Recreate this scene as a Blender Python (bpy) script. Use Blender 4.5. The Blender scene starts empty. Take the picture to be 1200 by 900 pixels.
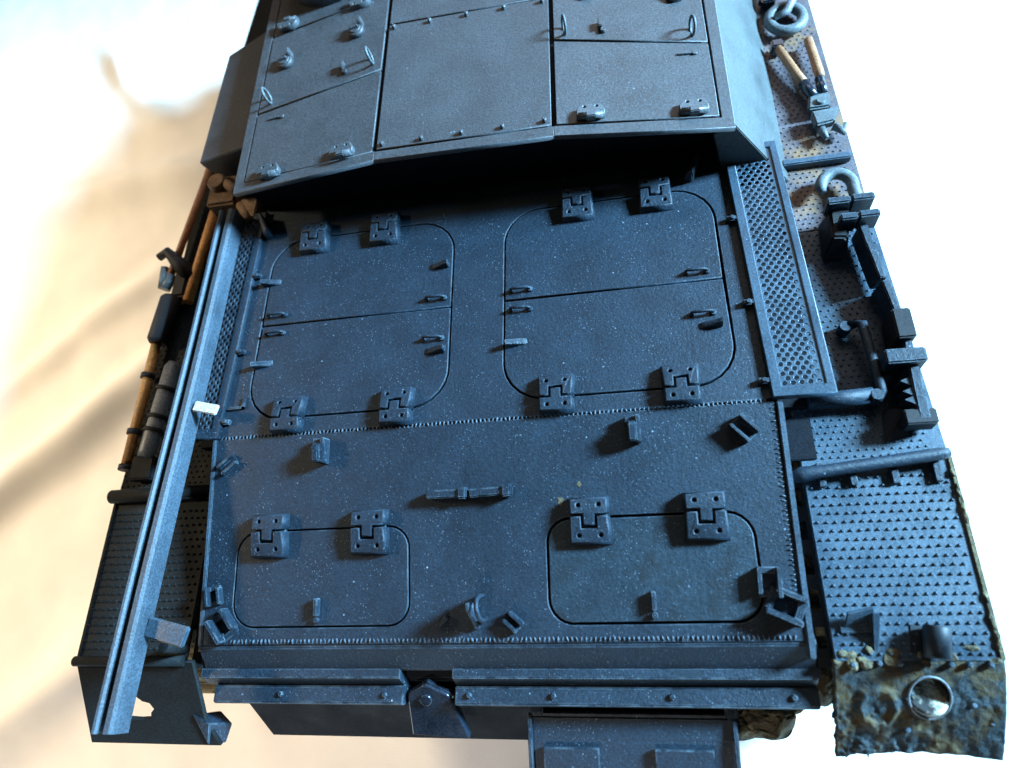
import bpy, bmesh, math, random
from mathutils import Matrix, Vector, noise
random.seed(7)
GZ = -3.35
S = 0.01                       # everything below is written in centimetres of the scale model
R = math.radians
scene = bpy.context.scene
C = scene.collection

# ------------------------------------------------------------------ camera
cam = bpy.data.cameras.new('camera')
camo = bpy.data.objects.new('camera', cam); C.objects.link(camo)
cam.sensor_width = 36; cam.lens = 36 * 791.65 / 1200
cam.clip_start = 0.002; cam.clip_end = 20
rt = Vector((0.97854892, 0.00320588, -0.20598965)); up = Vector((0.07979847, 0.9159254, 0.39333557))
fw = Vector((-0.18993214, 0.40133576, -0.89602198))
m = Matrix((rt, up, -fw)).transposed().to_4x4()
m.translation = Vector((1.62862, -2.29964, 5.93554)) * S
camo.matrix_world = m
cam.dof.use_dof = True; cam.dof.focus_distance = 6.7 * S; cam.dof.aperture_fstop = 32
scene.camera = camo

# ------------------------------------------------------------------ light
world = bpy.data.worlds.new('World'); scene.world = world; world.use_nodes = True
bg = world.node_tree.nodes['Background']
bg.inputs[0].default_value = (1.0, 0.82, 0.56, 1); bg.inputs[1].default_value = 0.03
def area(name, loc, target, size, power, color, size_y=None):
    l = bpy.data.lights.new(name, 'AREA'); l.energy = power; l.color = color
    l.shape = 'RECTANGLE'; l.size = size * S; l.size_y = (size_y or size) * S
    o = bpy.data.objects.new(name, l); C.objects.link(o)
    loc = Vector(loc); d = Vector(target) - loc
    o.matrix_world = Matrix.Translation(loc * S) @ d.to_track_quat('-Z', 'Y').to_matrix().to_4x4()
    return o
area('window_light', (29.5, 8.0, 15.5), (0, 0, 0), 5, 9.8, (0.36, 0.70, 1.0), 7)
area('sky_window_light', (12, 60, 46), (0, 4, 0), 44, 1.5, (1.0, 0.90, 0.86))
def beam(name, loc, target, cone, blend, power, color, soft):
    l = bpy.data.lights.new(name, 'SPOT'); l.energy = power; l.color = color; l.spot_size = R(cone); l.spot_blend = blend; l.shadow_soft_size = soft * S
    o = bpy.data.objects.new(name, l); C.objects.link(o)
    loc = Vector(loc); d = Vector(target) - loc
    o.matrix_world = Matrix.Translation(loc * S) @ d.to_track_quat('-Z', 'Y').to_matrix().to_4x4()
    return o
# added fill spots brighten the cloth: warm left of the tank, pale behind it
beam('warm_cloth_fill', (-44, 6, 30), (-15.5, 1.5, GZ), 32, 0.85, 19.0, (1.0, 0.80, 0.54), 4)
beam('rear_cloth_fill', (-8, -44, 34), (-2.5, -10.2, GZ), 17.5, 0.7, 15.0, (1.0, 0.94, 0.92), 4)
vs = scene.view_settings
vs.view_transform = 'Standard'; vs.look = 'None'; vs.exposure = 0.0; vs.gamma = 1.0
scene.render.engine = 'CYCLES'

# ------------------------------------------------------------------ materials
def mat(name, base, rough=0.5, spec=0.5, metal=0.0, var=0.3, bump=0.25, scale=1.0, specks=0.0, speck_col=(0.22, 0.30, 0.38),
        patch=None, patch_amt=0.0, patch_scale=60, coat=0.0, rvar=0.15, edge=None):
    mt = bpy.data.materials.new(name); mt.use_nodes = True
    nt = mt.node_tree; N = nt.nodes; L = nt.links; b = N['Principled BSDF']
    tc = N.new('ShaderNodeNewGeometry')
    def nz(sc, det=6, ro=0.6):
        n = N.new('ShaderNodeTexNoise'); n.inputs['Scale'].default_value = sc; n.inputs['Detail'].default_value = det
        n.inputs['Roughness'].default_value = ro; L.new(tc.outputs['Position'], n.inputs['Vector']); return n
    def ramp(src, a, bb, ca=(0, 0, 0, 1), cb=(1, 1, 1, 1)):
        r = N.new('ShaderNodeValToRGB'); r.color_ramp.elements[0].position = a; r.color_ramp.elements[1].position = bb
        r.color_ramp.elements[0].color = ca; r.color_ramp.elements[1].color = cb; L.new(src, r.inputs[0]); return r
    def mix(f, a, bcol, blend='MIX'):
        x = N.new('ShaderNodeMix'); x.data_type = 'RGBA'; x.blend_type = blend
        if isinstance(f, float): x.inputs[0].default_value = f
        else: L.new(f, x.inputs[0])
        for s_, v in ((x.inputs[6], a), (x.inputs[7], bcol)):
            if isinstance(v, tuple): s_.default_value = (*v[:3], 1)
            else: L.new(v, s_)
        return x.outputs[2]
    n1 = nz(220 * scale); n2 = nz(2600 * scale, 4, 0.75)
    lo = tuple(c * (1 - var) for c in base); hi = tuple(min(1, c * (1 + var)) for c in base)
    col = ramp(n1.outputs[0], 0.3, 0.7, (*lo, 1), (*hi, 1)).outputs[0]
    fine = ramp(nz(5200, 2, 0.8).outputs[0], 0.38, 0.62, (0.68, 0.68, 0.68, 1), (1.38, 1.38, 1.38, 1)).outputs[0]
    if var > 0.05: col = mix(1.0, col, fine, 'MULTIPLY')
    if patch:
        pn = nz(patch_scale, 8, 0.7)
        col = mix(ramp(pn.outputs[0], 0.62 - patch_amt * 0.3, 0.68 - patch_amt * 0.2).outputs[0], col, patch)
    if specks > 0:
        v = N.new('ShaderNodeTexVoronoi'); v.inputs['Scale'].default_value = 1150; L.new(tc.outputs['Position'], v.inputs['Vector'])
        r = ramp(v.outputs['Distance'], 0.06, 0.13, (1, 1, 1, 1), (0, 0, 0, 1))
        sel = ramp(nz(260, 6, 0.8).outputs[0], 0.60 - specks * 0.08, 0.64)
        ml = N.new('ShaderNodeMath'); ml.operation = 'MULTIPLY'; L.new(r.outputs[0], ml.inputs[0]); L.new(sel.outputs[0], ml.inputs[1])
        col = mix(ml.outputs[0], col, speck_col)
        v2 = N.new('ShaderNodeTexVoronoi'); v2.inputs['Scale'].default_value = 3200; L.new(tc.outputs['Position'], v2.inputs['Vector'])
        r2 = ramp(v2.outputs['Distance'], 0.12, 0.2, (0.9, 0.9, 0.9, 1), (0, 0, 0, 1))
        sel2 = ramp(nz(330, 5).outputs[0], 0.42, 0.60)
        m2 = N.new('ShaderNodeMath'); m2.operation = 'MULTIPLY'; L.new(r2.outputs[0], m2.inputs[0]); L.new(sel2.outputs[0], m2.inputs[1])
        col = mix(m2.outputs[0], col, tuple(c * 0.55 for c in speck_col))
    if edge:
        be = N.new('ShaderNodeBevel'); be.samples = 4; be.inputs['Radius'].default_value = 0.00016
        dt = N.new('ShaderNodeVectorMath'); dt.operation = 'DOT_PRODUCT'
        L.new(be.outputs[0], dt.inputs[0]); L.new(tc.outputs['Normal'], dt.inputs[1])
        er = ramp(dt.outputs['Value'], 0.90, 0.985, (1, 1, 1, 1), (0, 0, 0, 1))
        en = ramp(nz(700, 4).outputs[0], 0.42, 0.60)
        em = N.new('ShaderNodeMath'); em.operation = 'MULTIPLY'; L.new(er.outputs[0], em.inputs[0]); L.new(en.outputs[0], em.inputs[1])
        col = mix(em.outputs[0], col, edge)
    L.new(col, b.inputs['Base Color'])
    rr = N.new('ShaderNodeMapRange'); L.new(n1.outputs[0], rr.inputs[0])
    rr.inputs[1].default_value = 0.3; rr.inputs[2].default_value = 0.7
    rr.inputs[3].default_value = max(0.05, rough - rvar); rr.inputs[4].default_value = min(1, rough + rvar)
    L.new(rr.outputs[0], b.inputs['Roughness'])
    b.inputs['Specular IOR Level'].default_value = spec; b.inputs['Metallic'].default_value = metal
    if coat: b.inputs['Coat Weight'].default_value = coat
    bp = N.new('ShaderNodeBump'); bp.inputs['Strength'].default_value = bump; bp.inputs['Distance'].default_value = 0.00009
    ad = N.new('ShaderNodeMath'); ad.operation = 'MULTIPLY_ADD'; L.new(n1.outputs[0], ad.inputs[0]); ad.inputs[1].default_value = 0.12; L.new(n2.outputs[0], ad.inputs[2])
    L.new(ad.outputs[0], bp.inputs['Height']); L.new(bp.outputs[0], b.inputs['Normal'])
    return mt
PAINT = (0.0085, 0.019, 0.032)
M_paint = mat('grey_blue_paint', PAINT, 0.55, 0.38, edge=(0.085, 0.12, 0.15), bump=0.8, specks=1.0, var=0.22, rvar=0.05)
M_hatch = mat('grey_blue_paint_stained', (0.012, 0.025, 0.037), 0.52, 0.38, edge=(0.07, 0.10, 0.13), bump=0.8, specks=1.0, var=0.25, rvar=0.07, patch=(0.009, 0.016, 0.022), patch_amt=0.35, patch_scale=230)
M_roof = mat('grey_brown_paint', (0.050, 0.053, 0.060), 0.52, 0.7, edge=(0.10, 0.11, 0.12), bump=0.6, specks=0.8, var=0.15, rvar=0.03)
M_side = mat('chalky_side_paint', (0.05, 0.06, 0.062), 0.6, 0.4, bump=0.5, var=0.2)
M_roofd = mat('worn_roof_paint', (0.07, 0.08, 0.09), 0.42, 0.6, bump=0.3, var=0.3)
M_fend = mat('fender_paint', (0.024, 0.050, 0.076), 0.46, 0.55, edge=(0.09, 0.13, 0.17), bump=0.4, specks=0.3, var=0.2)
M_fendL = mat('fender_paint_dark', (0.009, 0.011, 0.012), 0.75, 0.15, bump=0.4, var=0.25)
M_wear = mat('dry_brushed_paint', (0.04, 0.062, 0.085), 0.5, 0.4, bump=0.5, var=0.3, rvar=0.05)
M_bead = mat('weld_bead', (0.04, 0.058, 0.08), 0.55, 0.4, bump=0.3, var=0.5, scale=3)
M_fendR = mat('rusty_fender_paint', (0.085, 0.07, 0.08), 0.55, 0.5, bump=0.6, var=0.3, patch=(0.22, 0.12, 0.06), patch_amt=0.35, patch_scale=120)
M_dark = mat('dark_underside_and_shade', (0.007, 0.008, 0.011), 0.8, 0.12, bump=0.3)  # also used on the superstructure body, where it paints in shade
M_steel = mat('bare_steel', (0.14, 0.16, 0.18), 0.5, 0.5, 0.2, bump=0.3, var=0.35, patch=(0.10, 0.09, 0.08), patch_amt=0.2, patch_scale=300)
M_lt = mat('pale_grey_tool', (0.085, 0.105, 0.115), 0.5, 0.5, bump=0.3, var=0.25)
M_wood = mat('tan_wood', (0.31, 0.15, 0.075), 0.55, 0.4, bump=0.3, var=0.25, scale=2)
M_wood2 = mat('ochre_wood', (0.42, 0.20, 0.06), 0.5, 0.4, bump=0.3, var=0.35, scale=2)
M_mud = mat('dried_mud', (0.095, 0.078, 0.045), 0.85, 0.3, bump=1.0, var=0.6, scale=2, patch=(0.19, 0.16, 0.09), patch_amt=0.3, patch_scale=500)
M_flap = mat('muddy_fender_paint', (0.035, 0.048, 0.055), 0.8, 0.15, bump=1.6, var=0.5, patch=(0.095, 0.070, 0.036), patch_amt=0.5, patch_scale=340)
M_rust = mat('rusty_dust', (0.20, 0.13, 0.08), 0.8, 0.3, bump=0.6, var=0.4)
M_white = mat('white_plastic', (0.48, 0.50, 0.50), 0.5, 0.5, bump=0.4, var=0.1)
M_rub = mat('black_rubber', (0.012, 0.012, 0.014), 0.6, 0.3)
M_gloss = mat('glossy_black_paint', (0.012, 0.018, 0.028), 0.22, 0.6, bump=0.05)
M_light = mat('satin_dark_paint', (0.010, 0.017, 0.025), 0.55, 0.4, bump=0.1)
M_lens = mat('mirror_lens', (0.42, 0.39, 0.30), 0.4, 0.5, 0.1, var=0.3, bump=0.5, patch=(0.02, 0.02, 0.02), patch_amt=0.55, patch_scale=380)
M_ochre = mat('ochre_stain', (0.10, 0.08, 0.045), 0.8, 0.2, var=0.4)

def cloth_mat():
    mt = mat('cream_cloth', (0.80, 0.77, 0.72), 0.9, 0.15, bump=0.0, var=0.03)
    nt = mt.node_tree; N = nt.nodes; L = nt.links; b = N['Principled BSDF']
    g = N.new('ShaderNodeNewGeometry')
    w1 = N.new('ShaderNodeTexWave'); w1.inputs['Scale'].default_value = 1500; w1.inputs['Distortion'].default_value = 3; w1.inputs['Detail'].default_value = 2
    w2 = N.new('ShaderNodeTexWave'); w2.bands_direction = 'Y'; w2.inputs['Scale'].default_value = 1500; w2.inputs['Distortion'].default_value = 3
    for w in (w1, w2): L.new(g.outputs['Position'], w.inputs['Vector'])
    a = N.new('ShaderNodeMath'); a.operation = 'ADD'; L.new(w1.outputs[1], a.inputs[0]); L.new(w2.outputs[1], a.inputs[1])
    bp = N.new('ShaderNodeBump'); bp.inputs['Strength'].default_value = 0.25; bp.inputs['Distance'].default_value = 0.00008
    L.new(a.outputs[0], bp.inputs['Height']); L.new(bp.outputs[0], b.inputs['Normal'])
    return mt
M_cloth = cloth_mat()

# ------------------------------------------------------------------ helpers
WM = {}
def T(x, y, z): return Matrix.Translation(Vector((x, y, z)) * S)
def Rx(a): return Matrix.Rotation(R(a), 4, 'X')
def Ry(a): return Matrix.Rotation(R(a), 4, 'Y')
def Rz(a): return Matrix.Rotation(R(a), 4, 'Z')
I4 = Matrix.Identity(4)
def link(name, me, m_, parent, W=I4):
    o = bpy.data.objects.new(name, me); C.objects.link(o)
    if me is not None and m_ is not None and not me.materials: me.materials.append(m_)
    if parent is not None:
        o.parent = parent; o.matrix_basis = WM[parent].inverted() @ W
    else: o.matrix_basis = W
    WM[o] = W.copy()
    return o
def thing(name, label, cat, W=I4, group=None):
    o = link(name, None, None, None, W); o['label'] = label; o['category'] = cat
    o.empty_display_size = 0.005
    if group: o['group'] = group
    return o
def tag(o, label, cat, group=None):
    o['label'] = label; o['category'] = cat
    if group: o['group'] = group
    return o
def fillet(pts, rad, n=7):
    out = []; k = len(pts)
    if not isinstance(rad, (list, tuple)): rad = [rad] * k
    for i in range(k):
        p = Vector(pts[i]); a = Vector(pts[i - 1]); b = Vector(pts[(i + 1) % k]); r = rad[i]
        if r <= 0: out.append(tuple(p)); continue
        da = (a - p).normalized(); db = (b - p).normalized(); ang = da.angle(db); t = r / math.tan(ang / 2)
        A = p + da * t; B = p + db * t; cen = p + (da + db).normalized() * (r / math.sin(ang / 2))
        va = A - cen; vb = B - cen
        for j in range(n + 1):
            f = j / n; v = va.lerp(vb, f); v = v.normalized() * r; out.append(tuple(cen + v))
    return out
def rect(x0, y0, x1, y1): return [(x0, y0), (x1, y0), (x1, y1), (x0, y1)]
def circ(x, y, r, n=10, a0=0): return [(x + r * math.cos(a0 + 2 * math.pi * i / n), y + r * math.sin(a0 + 2 * math.pi * i / n)) for i in range(n)]
def plate(outer, holes=(), z0=0.0, z1=0.08, bev=0.008):
    """flat plate with holes; top at z1, bottom at z0, bevelled rims"""
    cu = bpy.data.curves.new('tmp', 'CURVE'); cu.dimensions = '2D'; cu.fill_mode = 'BOTH'
    for pts in [outer] + list(holes):
        sp = cu.splines.new('POLY'); sp.points.add(len(pts) - 1)
        for q, pt in zip(sp.points, pts): q.co = (pt[0] * S, pt[1] * S, 0, 1)
        sp.use_cyclic_u = True
    h = (z1 - z0) / 2
    cu.extrude = (h - bev) * S; cu.bevel_depth = bev * S; cu.bevel_resolution = 1; cu.offset = -bev * S
    o = bpy.data.objects.new('tmp', cu); me = bpy.data.meshes.new_from_object(o)
    me.transform(T(0, 0, (z0 + z1) / 2)); bpy.data.objects.remove(o); bpy.data.curves.remove(cu)
    me.materials.clear()
    return me
def join(*mes):
    bm = bmesh.new()
    for x in mes: bm.from_mesh(x)
    me = bpy.data.meshes.new('m'); bm.to_mesh(me); bm.free(); return me
def tm(me, M): me = me.copy(); me.transform(M); return me
def box(x0, y0, z0, x1, y1, z1, bev=0.01):
    bm = bmesh.new(); bmesh.ops.create_cube(bm, size=1)
    for v in bm.verts:
        v.co = Vector(((x0 + x1) / 2 + v.co.x * (x1 - x0), (y0 + y1) / 2 + v.co.y * (y1 - y0), (z0 + z1) / 2 + v.co.z * (z1 - z0))) * S
    if bev > 0: bmesh.ops.bevel(bm, geom=bm.edges[:], offset=bev * S, segments=2, affect='EDGES', clamp_overlap=True)
    me = bpy.data.meshes.new('m'); bm.to_mesh(me); bm.free(); return me
def hull(pts, bev=0.0):
    bm = bmesh.new()
    for p in pts: bm.verts.new(Vector(p) * S)
    r = bmesh.ops.convex_hull(bm, input=bm.verts[:])
    bmesh.ops.dissolve_limit(bm, angle_limit=R(2), verts=bm.verts[:], edges=bm.edges[:])
    if bev > 0: bmesh.ops.bevel(bm, geom=bm.edges[:], offset=bev * S, segments=2, affect='EDGES', clamp_overlap=True)
    me = bpy.data.meshes.new('m'); bm.to_mesh(me); bm.free(); return me
def prism(profile, x0, x1, bev=0.01, smooth=False):
    """profile in (y,z), extruded along x"""
    bm = bmesh.new()
    a = [bm.verts.new(Vector((x0, y, z)) * S) for y, z in profile]; b = [bm.verts.new(Vector((x1, y, z)) * S) for y, z in profile]
    n = len(profile)
    bm.faces.new(a); bm.faces.new(b[::-1])
    for i in range(n): bm.faces.new((a[i], b[i], b[(i + 1) % n], a[(i + 1) % n]))
    bmesh.ops.recalc_face_normals(bm, faces=bm.faces[:])
    if bev > 0: bmesh.ops.bevel(bm, geom=bm.edges[:], offset=bev * S, segments=2, affect='EDGES', clamp_overlap=True)
    me = bpy.data.meshes.new('m'); bm.to_mesh(me); bm.free(); return me
def tube(pts, r, n=12, caps=True, smooth=True):
    """sweep; r a number or list"""
    P = [Vector(p) for p in pts]; rr = r if isinstance(r, (list, tuple)) else [r] * len(P)
    bm = bmesh.new(); rings = []
    nrm = None
    for i, p in enumerate(P):
        d = (P[min(i + 1, len(P) - 1)] - P[max(i - 1, 0)]).normalized()
        if nrm is None: nrm = d.orthogonal().normalized()
        else: nrm = (nrm - d * nrm.dot(d)).normalized()
        b = d.cross(nrm)
        rings.append([bm.verts.new((p + (nrm * math.cos(2 * math.pi * k / n) + b * math.sin(2 * math.pi * k / n)) * rr[i]) * S) for k in range(n)])
    for i in range(len(P) - 1):
        for k in range(n):
            f = bm.faces.new((rings[i][k], rings[i][(k + 1) % n], rings[i + 1][(k + 1) % n], rings[i + 1][k])); f.smooth = smooth
    if caps: bm.faces.new(rings[0][::-1]); bm.faces.new(rings[-1])
    me = bpy.data.meshes.new('m'); bm.to_mesh(me); bm.free(); return me
def cyl(x, y, z0, z1, r, n=16, r1=None):
    return tube([(x, y, z0), (x, y, z1 - 0.15 * (z1 - z0)), (x, y, z1)], [r, r if r1 is None else r1, (r if r1 is None else r1) * 0.86], n)
def lump(pts_r, seed=0, amp=0.35, freq=9):
    """noisy clods of mud"""
    bm = bmesh.new()
    for (x, y, z, sx, sy, sz) in pts_r:
        mm = T(x, y, z) @ Matrix.Diagonal((sx, sy, sz, 1))
        bmesh.ops.create_icosphere(bm, subdivisions=4 if sx > .1 else 2, radius=1 * S, matrix=mm)
    for v in bm.verts:
        q = v.co / S
        n_ = noise.fractal(q * freq + Vector((seed, seed * 2, 0)), 0.7, 2.2, 4)
        v.co += (noise.noise_vector(q * freq * 0.6 + Vector((seed, 0, 0))) * amp * 0.18 + Vector((0, 0, n_ * amp * 0.12))) * S
    me = bpy.data.meshes.new('m'); bm.to_mesh(me); bm.free(); return me

# ------------------------------------------------------------------ tablecloth
def build_cloth():
    # fine near the tank, coarse far away
    def axis(lo, hi, inner, n_in, n_out):
        a = [(-1 + 2 * i / n_in) * inner for i in range(n_in + 1)]
        for k in range(1, n_out + 1):
            f = (k / n_out) ** 2
            a.append(inner + (hi - inner) * f); a.insert(0, -inner + (lo + inner) * f)
        return a
    xs = axis(-70, 70, 16, 260, 24); ys = axis(-70, 70, 16, 260, 24)
    def ridge(x, y, x0, y0, x1, y1, w, h):
        d = Vector((x1 - x0, y1 - y0)); L = d.length; d /= L
        q = Vector((x - x0, y - y0)); t = q.dot(d); s = q.x * d.y - q.y * d.x
        e = 1.0
        if t < 0: e = math.exp(-(t / 1.2) ** 2)
        elif t > L: e = math.exp(-((t - L) / 1.2) ** 2)
        s += 0.25 * noise.noise(Vector((t * 0.5, x0, y0)))
        return h * e * math.exp(-(s / w) ** 2)
    vs_, fs = [], []
    for y in ys:
        for x in xs:
            z = 0.16 * noise.fractal(Vector((x * 0.16, y * 0.16, 3)), 0.8, 2, 3) + 0.018 * noise.noise(Vector((x * 1.6, y * 1.6, 9)))
            z += ridge(x, y, -12.5, -2.4, -6.0, 3.2, 0.42, 0.42)
            z += ridge(x, y, -10.5, -4.6, -5.2, -1.4, 0.22, 0.12)
            z += ridge(x, y, -12, .8, -7.5, 4.4, 0.3, 0.15)
            z += ridge(x, y, -11, -5.5, -5.6, -1.2, 0.5, 0.26)
            z += ridge(x, y, -13, 6.5, -7, 6.9, 0.5, 0.30)
            z += ridge(x, y, -9.5, 10.5, -8.8, 9.6, 0.35, 0.28)
            z += ridge(x, y, 1.0, -9, 5.8, -4.6, 0.30, 0.22)
            z += ridge(x, y, 3.2, -9, 4.4, -4.2, 0.22, 0.16)
            z += ridge(x, y, -6, -7.5, 0, -3.9, 0.5, 0.14)
            if -5 < x < 5 and -3.5 < y < 10: z = min(z, 0.02)
            z += .022 * noise.fractal(Vector((x * 1.1 + y * .5, y * .45, 5)), .9, 2.2, 4)
            vs_.append((x * S, y * S, (z + GZ) * S))
    n = len(xs)
    for j in range(len(ys) - 1):
        for i in range(n - 1):
            a = j * n + i; fs.append((a, a + 1, a + n + 1, a + n))
    me = bpy.data.meshes.new('tablecloth'); me.from_pydata(vs_, [], fs)
    me.polygons.foreach_set('use_smooth', [True] * len(me.polygons))
    o = link('tablecloth', me, M_cloth, None); o['kind'] = 'structure'
    o['label'] = 'creased cream white cloth that the model tank stands on'
build_cloth()

# ------------------------------------------------------------------ the model tank
TANK = thing('model_tank', 'dark blue-grey plastic scale model tank seen from behind and above, standing on the cloth', 'model tank', T(0, 0, GZ))
ANG = math.degrees(math.atan2(0.35, 1.98))
F_D = I4
F_R = Rx(ANG)                  # sloping rear deck
ZF = -0.40
def st(o): o['kind'] = 'stuff'; return o

# hinge mesh (origin at the knuckle, +Y = fixed leaf)
def hinge_mesh(w=0.31, la=0.15, lb=0.22, h=0.12):
    a = w / 2; t = 0.055
    A = plate([(-a, 0.02), (-t + .006, 0.02), (-t + .006, -0.075), (t - .006, -0.075), (t - .006, 0.02), (a, 0.02), (a, la), (-a, la)],
              [circ(-0.085, la * 0.55 + .01, 0.018, 8), circ(0.085, la * 0.55 + .01, 0.018, 8)], 0, h, 0.010)
    B = plate([(-a, 0.0), (-a - .01, -lb), (a + .01, -lb), (a, 0.0), (t + .012, 0.0), (t + .012, -0.10), (-t - .012, -0.10), (-t - .012, 0.0)],
              [circ(-0.09, -lb * 0.72, 0.018, 8), circ(0.09, -lb * 0.72, 0.018, 8)], 0, h * 1.0, 0.010)
    # taper away from the knuckle and splay sides
    me = join(A, B)
    for v in me.vertices:
        x, y, z = v.co / S
        top = max(0, z) / h
        z2 = z * (1 - 0.30 * min(1, abs(y) / lb) ** 1.5)
        x2 = x * (1.10 - 0.12 * top); y2 = y * (1.06 - 0.08 * top)
        v.co = Vector((x2, y2, z2)) * S
    P = plate(rect(-a * .95, -lb * .9, a * .95, la * .9), (), 0, h * 0.35, 0.004)
    return join(me, P)
HM = hinge_mesh(); HM.materials.append(M_paint)
HM_S = hinge_mesh(0.27, 0.12, 0.16, 0.10); HM_S.materials.append(M_paint)
def hinge(parent, F, x, y, rot=0, sc=1.0, me=HM):
    return link('hinge', me, None, parent, F @ T(x, y, 0) @ Rz(rot) @ Matrix.Scale(sc, 4))
HC = join(plate([(-.14, -.07), (.14, -.07), (.14, .0), (.10, .07), (-.10, .07), (-.14, .0)], [circ(-.06, .035, .014, 8), circ(.06, .035, .014, 8)], 0, .07, .008),
          tube([(-.12, -.06, .045), (.12, -.06, .045)], .035, 10), box(-.05, -.10, 0, .05, -.03, .085, .01)); HC.materials.append(M_roofd)

# grab handle / latch meshes
def u_handle(L=0.2, h=0.06, r=0.016):
    a = L / 2
    return join(tube([(-a, 0, 0), (-a, 0, h * .7), (-a + .02, 0, h), (a - .02, 0, h), (a, 0, h * .7), (a, 0, 0)], r, 8),
                cyl(a, 0, 0, .028, .03, 10), cyl(-a, 0, 0, .02, .024, 10))
LATCH = u_handle(); LATCH.materials.append(M_paint)
LATCHR = join(box(-.022, -.07, 0, .022, .09, .075, .008), cyl(0.0, -.11, 0, .05, .028, 10)); LATCHR.materials.append(M_paint)
def wedge(L=0.22, w=0.07, h=0.10):
    return hull([(-L / 2, -w / 2, 0), (-L / 2, w / 2, 0), (L / 2, -w / 2, 0), (L / 2, w / 2, 0), (L / 2, -w * .35, h), (L / 2, w * .35, h), (-L * .3, -w * .2, .03), (-L * .3, w * .2, .03)], .006)
WEDGE = wedge(); WEDGE.materials.append(M_paint)

# --- level engine deck with openings for four lids
def hatch_outline(sx, part):
    x0, x1 = (0.295, 2.47); r = 0.40
    if part == 'upper': pts = [(x0, 1.315), (x1 - .0, 1.315), (x1, 2.42), (x0, 2.42)]; rad = [0.0, 0.0, r, r]
    else: pts = [(x0, 0.195), (x1 + .02, 0.195), (x1, 1.295), (x0, 1.295)]; rad = [r, r, 0, 0]
    p = fillet(pts, rad); return [(sx * a, b) for a, b in p]
def hatch_hole(sx):
    p = fillet([(0.278, .178), (2.505, .178), (2.488, 2.437), (0.278, 2.437)], .41); return [(sx * a, b) for a, b in p]
link('engine_deck', plate([(-2.76, 0.012), (2.74, 0.012), (2.66, 3.3), (-2.68, 3.3)], [hatch_hole(-1), hatch_hole(1)], -.07, 0, .006), M_paint, TANK)
link('deck_floor', box(-2.7, 0.02, -.5, 2.66, 3.4, -.075, 0), M_dark, TANK)
wpos = {(-1, 'upper'): [(-2.44, 1.86, 185, 1), (-.44, 1.83, 0, 1)], (-1, 'lower'): [(-2.38, .82, 190, 1), (-.44, .80, 0, 1)],
        (1, 'upper'): [], (1, 'lower'): [(.42, .80, 190, 1), (2.30, .80, 0, 1)]}
lpos = {(-1, 'upper'): [(-2.31, 1.42), (-.46, 1.42)], (-1, 'lower'): [(-2.3, 1.19), (-.47, .94)],
        (1, 'upper'): [(.46, 1.41), (2.23, 1.40)], (1, 'lower'): [(.46, 1.18), (2.24, .93)]}
hpos = {(-1, 'upper'): [(-1.96, 2.43, 0, 1), (-1.1, 2.43, 0, 1)], (-1, 'lower'): [(-1.98, .165, 180, 1.0), (-.80, .165, 180, 1.0)],
        (1, 'upper'): [(1.09, 2.42, 0, 1), (1.91, 2.42, 0, 1)], (1, 'lower'): [(.81, .165, 180, 1), (1.97, .165, 180, 1)]}
for sx in (-1, 1):
    for part in ('upper', 'lower'):
        h = link('engine_hatch', plate(hatch_outline(sx, part), (), -.06, .004, .008), M_paint, TANK)
        for x, y, r_, sc in hpos[sx, part]: hinge(h, F_D, x, y, r_, sc)
        for x, y in lpos[sx, part]: link('latch', LATCH, None, h, T(x, y, .004) @ Rz(random.uniform(-3, 3)))
        for x, y, r_, sc in wpos[sx, part]: link('wedge_stop', WEDGE, None, h, T(x, y, .004) @ Rz(r_))

# --- sloping rear deck
def rhatch(sx, g=0.0):
    p = fillet([(.665 - g, -1.865 - g), (2.47 + g, -1.865 - g), (2.45 + g, -.975 + g), (.675 - g, -.975 + g)], [.20 + g, .22 + g, .22 + g, .20 + g]); return [(sx * a, b) for a, b in p]
rear = link('rear_deck', plate([(-2.78, -2.03), (2.78, -2.03), (2.76, -0.012), (-2.78, -.012)], [rhatch(-1, .016), rhatch(1, .022)], -.07, 0, .006), M_paint, TANK, F_R)
link('rear_deck_floor', box(-2.7, -1.98, -.5, 2.7, -.02, -.075, 0), M_dark, TANK, F_R)
for sx in (-1, 1):
    h = link('rear_hatch', plate(rhatch(sx), (), -.06, .005, .008), M_hatch if sx > 0 else M_paint, TANK, F_R)
    for x in ((-2.09, -1.045) if sx < 0 else (1.06, 2.07)):
        hinge(h, F_R, x, -.975 if sx < 0 else -.955, 0, 1.08)
    link('latch', LATCHR, None, h, F_R @ T(sx * 1.57, -1.70, .005))
# weld beads
def beads(p0, p1, pitch=.041, w=.020, L=.045, h=.020):
    P0 = Vector(p0); P1 = Vector(p1); d = P1 - P0; n = int(d.length / pitch); d.normalize(); ang = math.degrees(math.atan2(d.y, d.x))
    bm = bmesh.new()
    for i in range(n):
        q = P0 + d * pitch * (i + .5)
        mm = T(q.x, q.y, q.z) @ Rz(ang + random.uniform(-24, 24)) @ Matrix.Diagonal((w * random.uniform(.7, 1.2), L * random.uniform(.8, 1.1), h * random.uniform(.35, 1.4), 1))
        bmesh.ops.create_icosphere(bm, subdivisions=1, radius=.62 * S, matrix=mm)
    me = bpy.data.meshes.new('m'); bm.to_mesh(me); bm.free(); return me
st(link('weld_bead', beads((-2.75, 0.0, -.004), (2.74, 0.0, -.004)), M_bead, TANK))
st(link('weld_bead', beads((-2.5, -2.0, .0), (2.72, -2.0, .0), h=.028), M_bead, TANK, F_R))
st(link('weld_bead', beads((2.735, -.05, .0), (2.735, -1.95, .0), w=.014, L=.04), M_bead, TANK, F_R))
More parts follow.
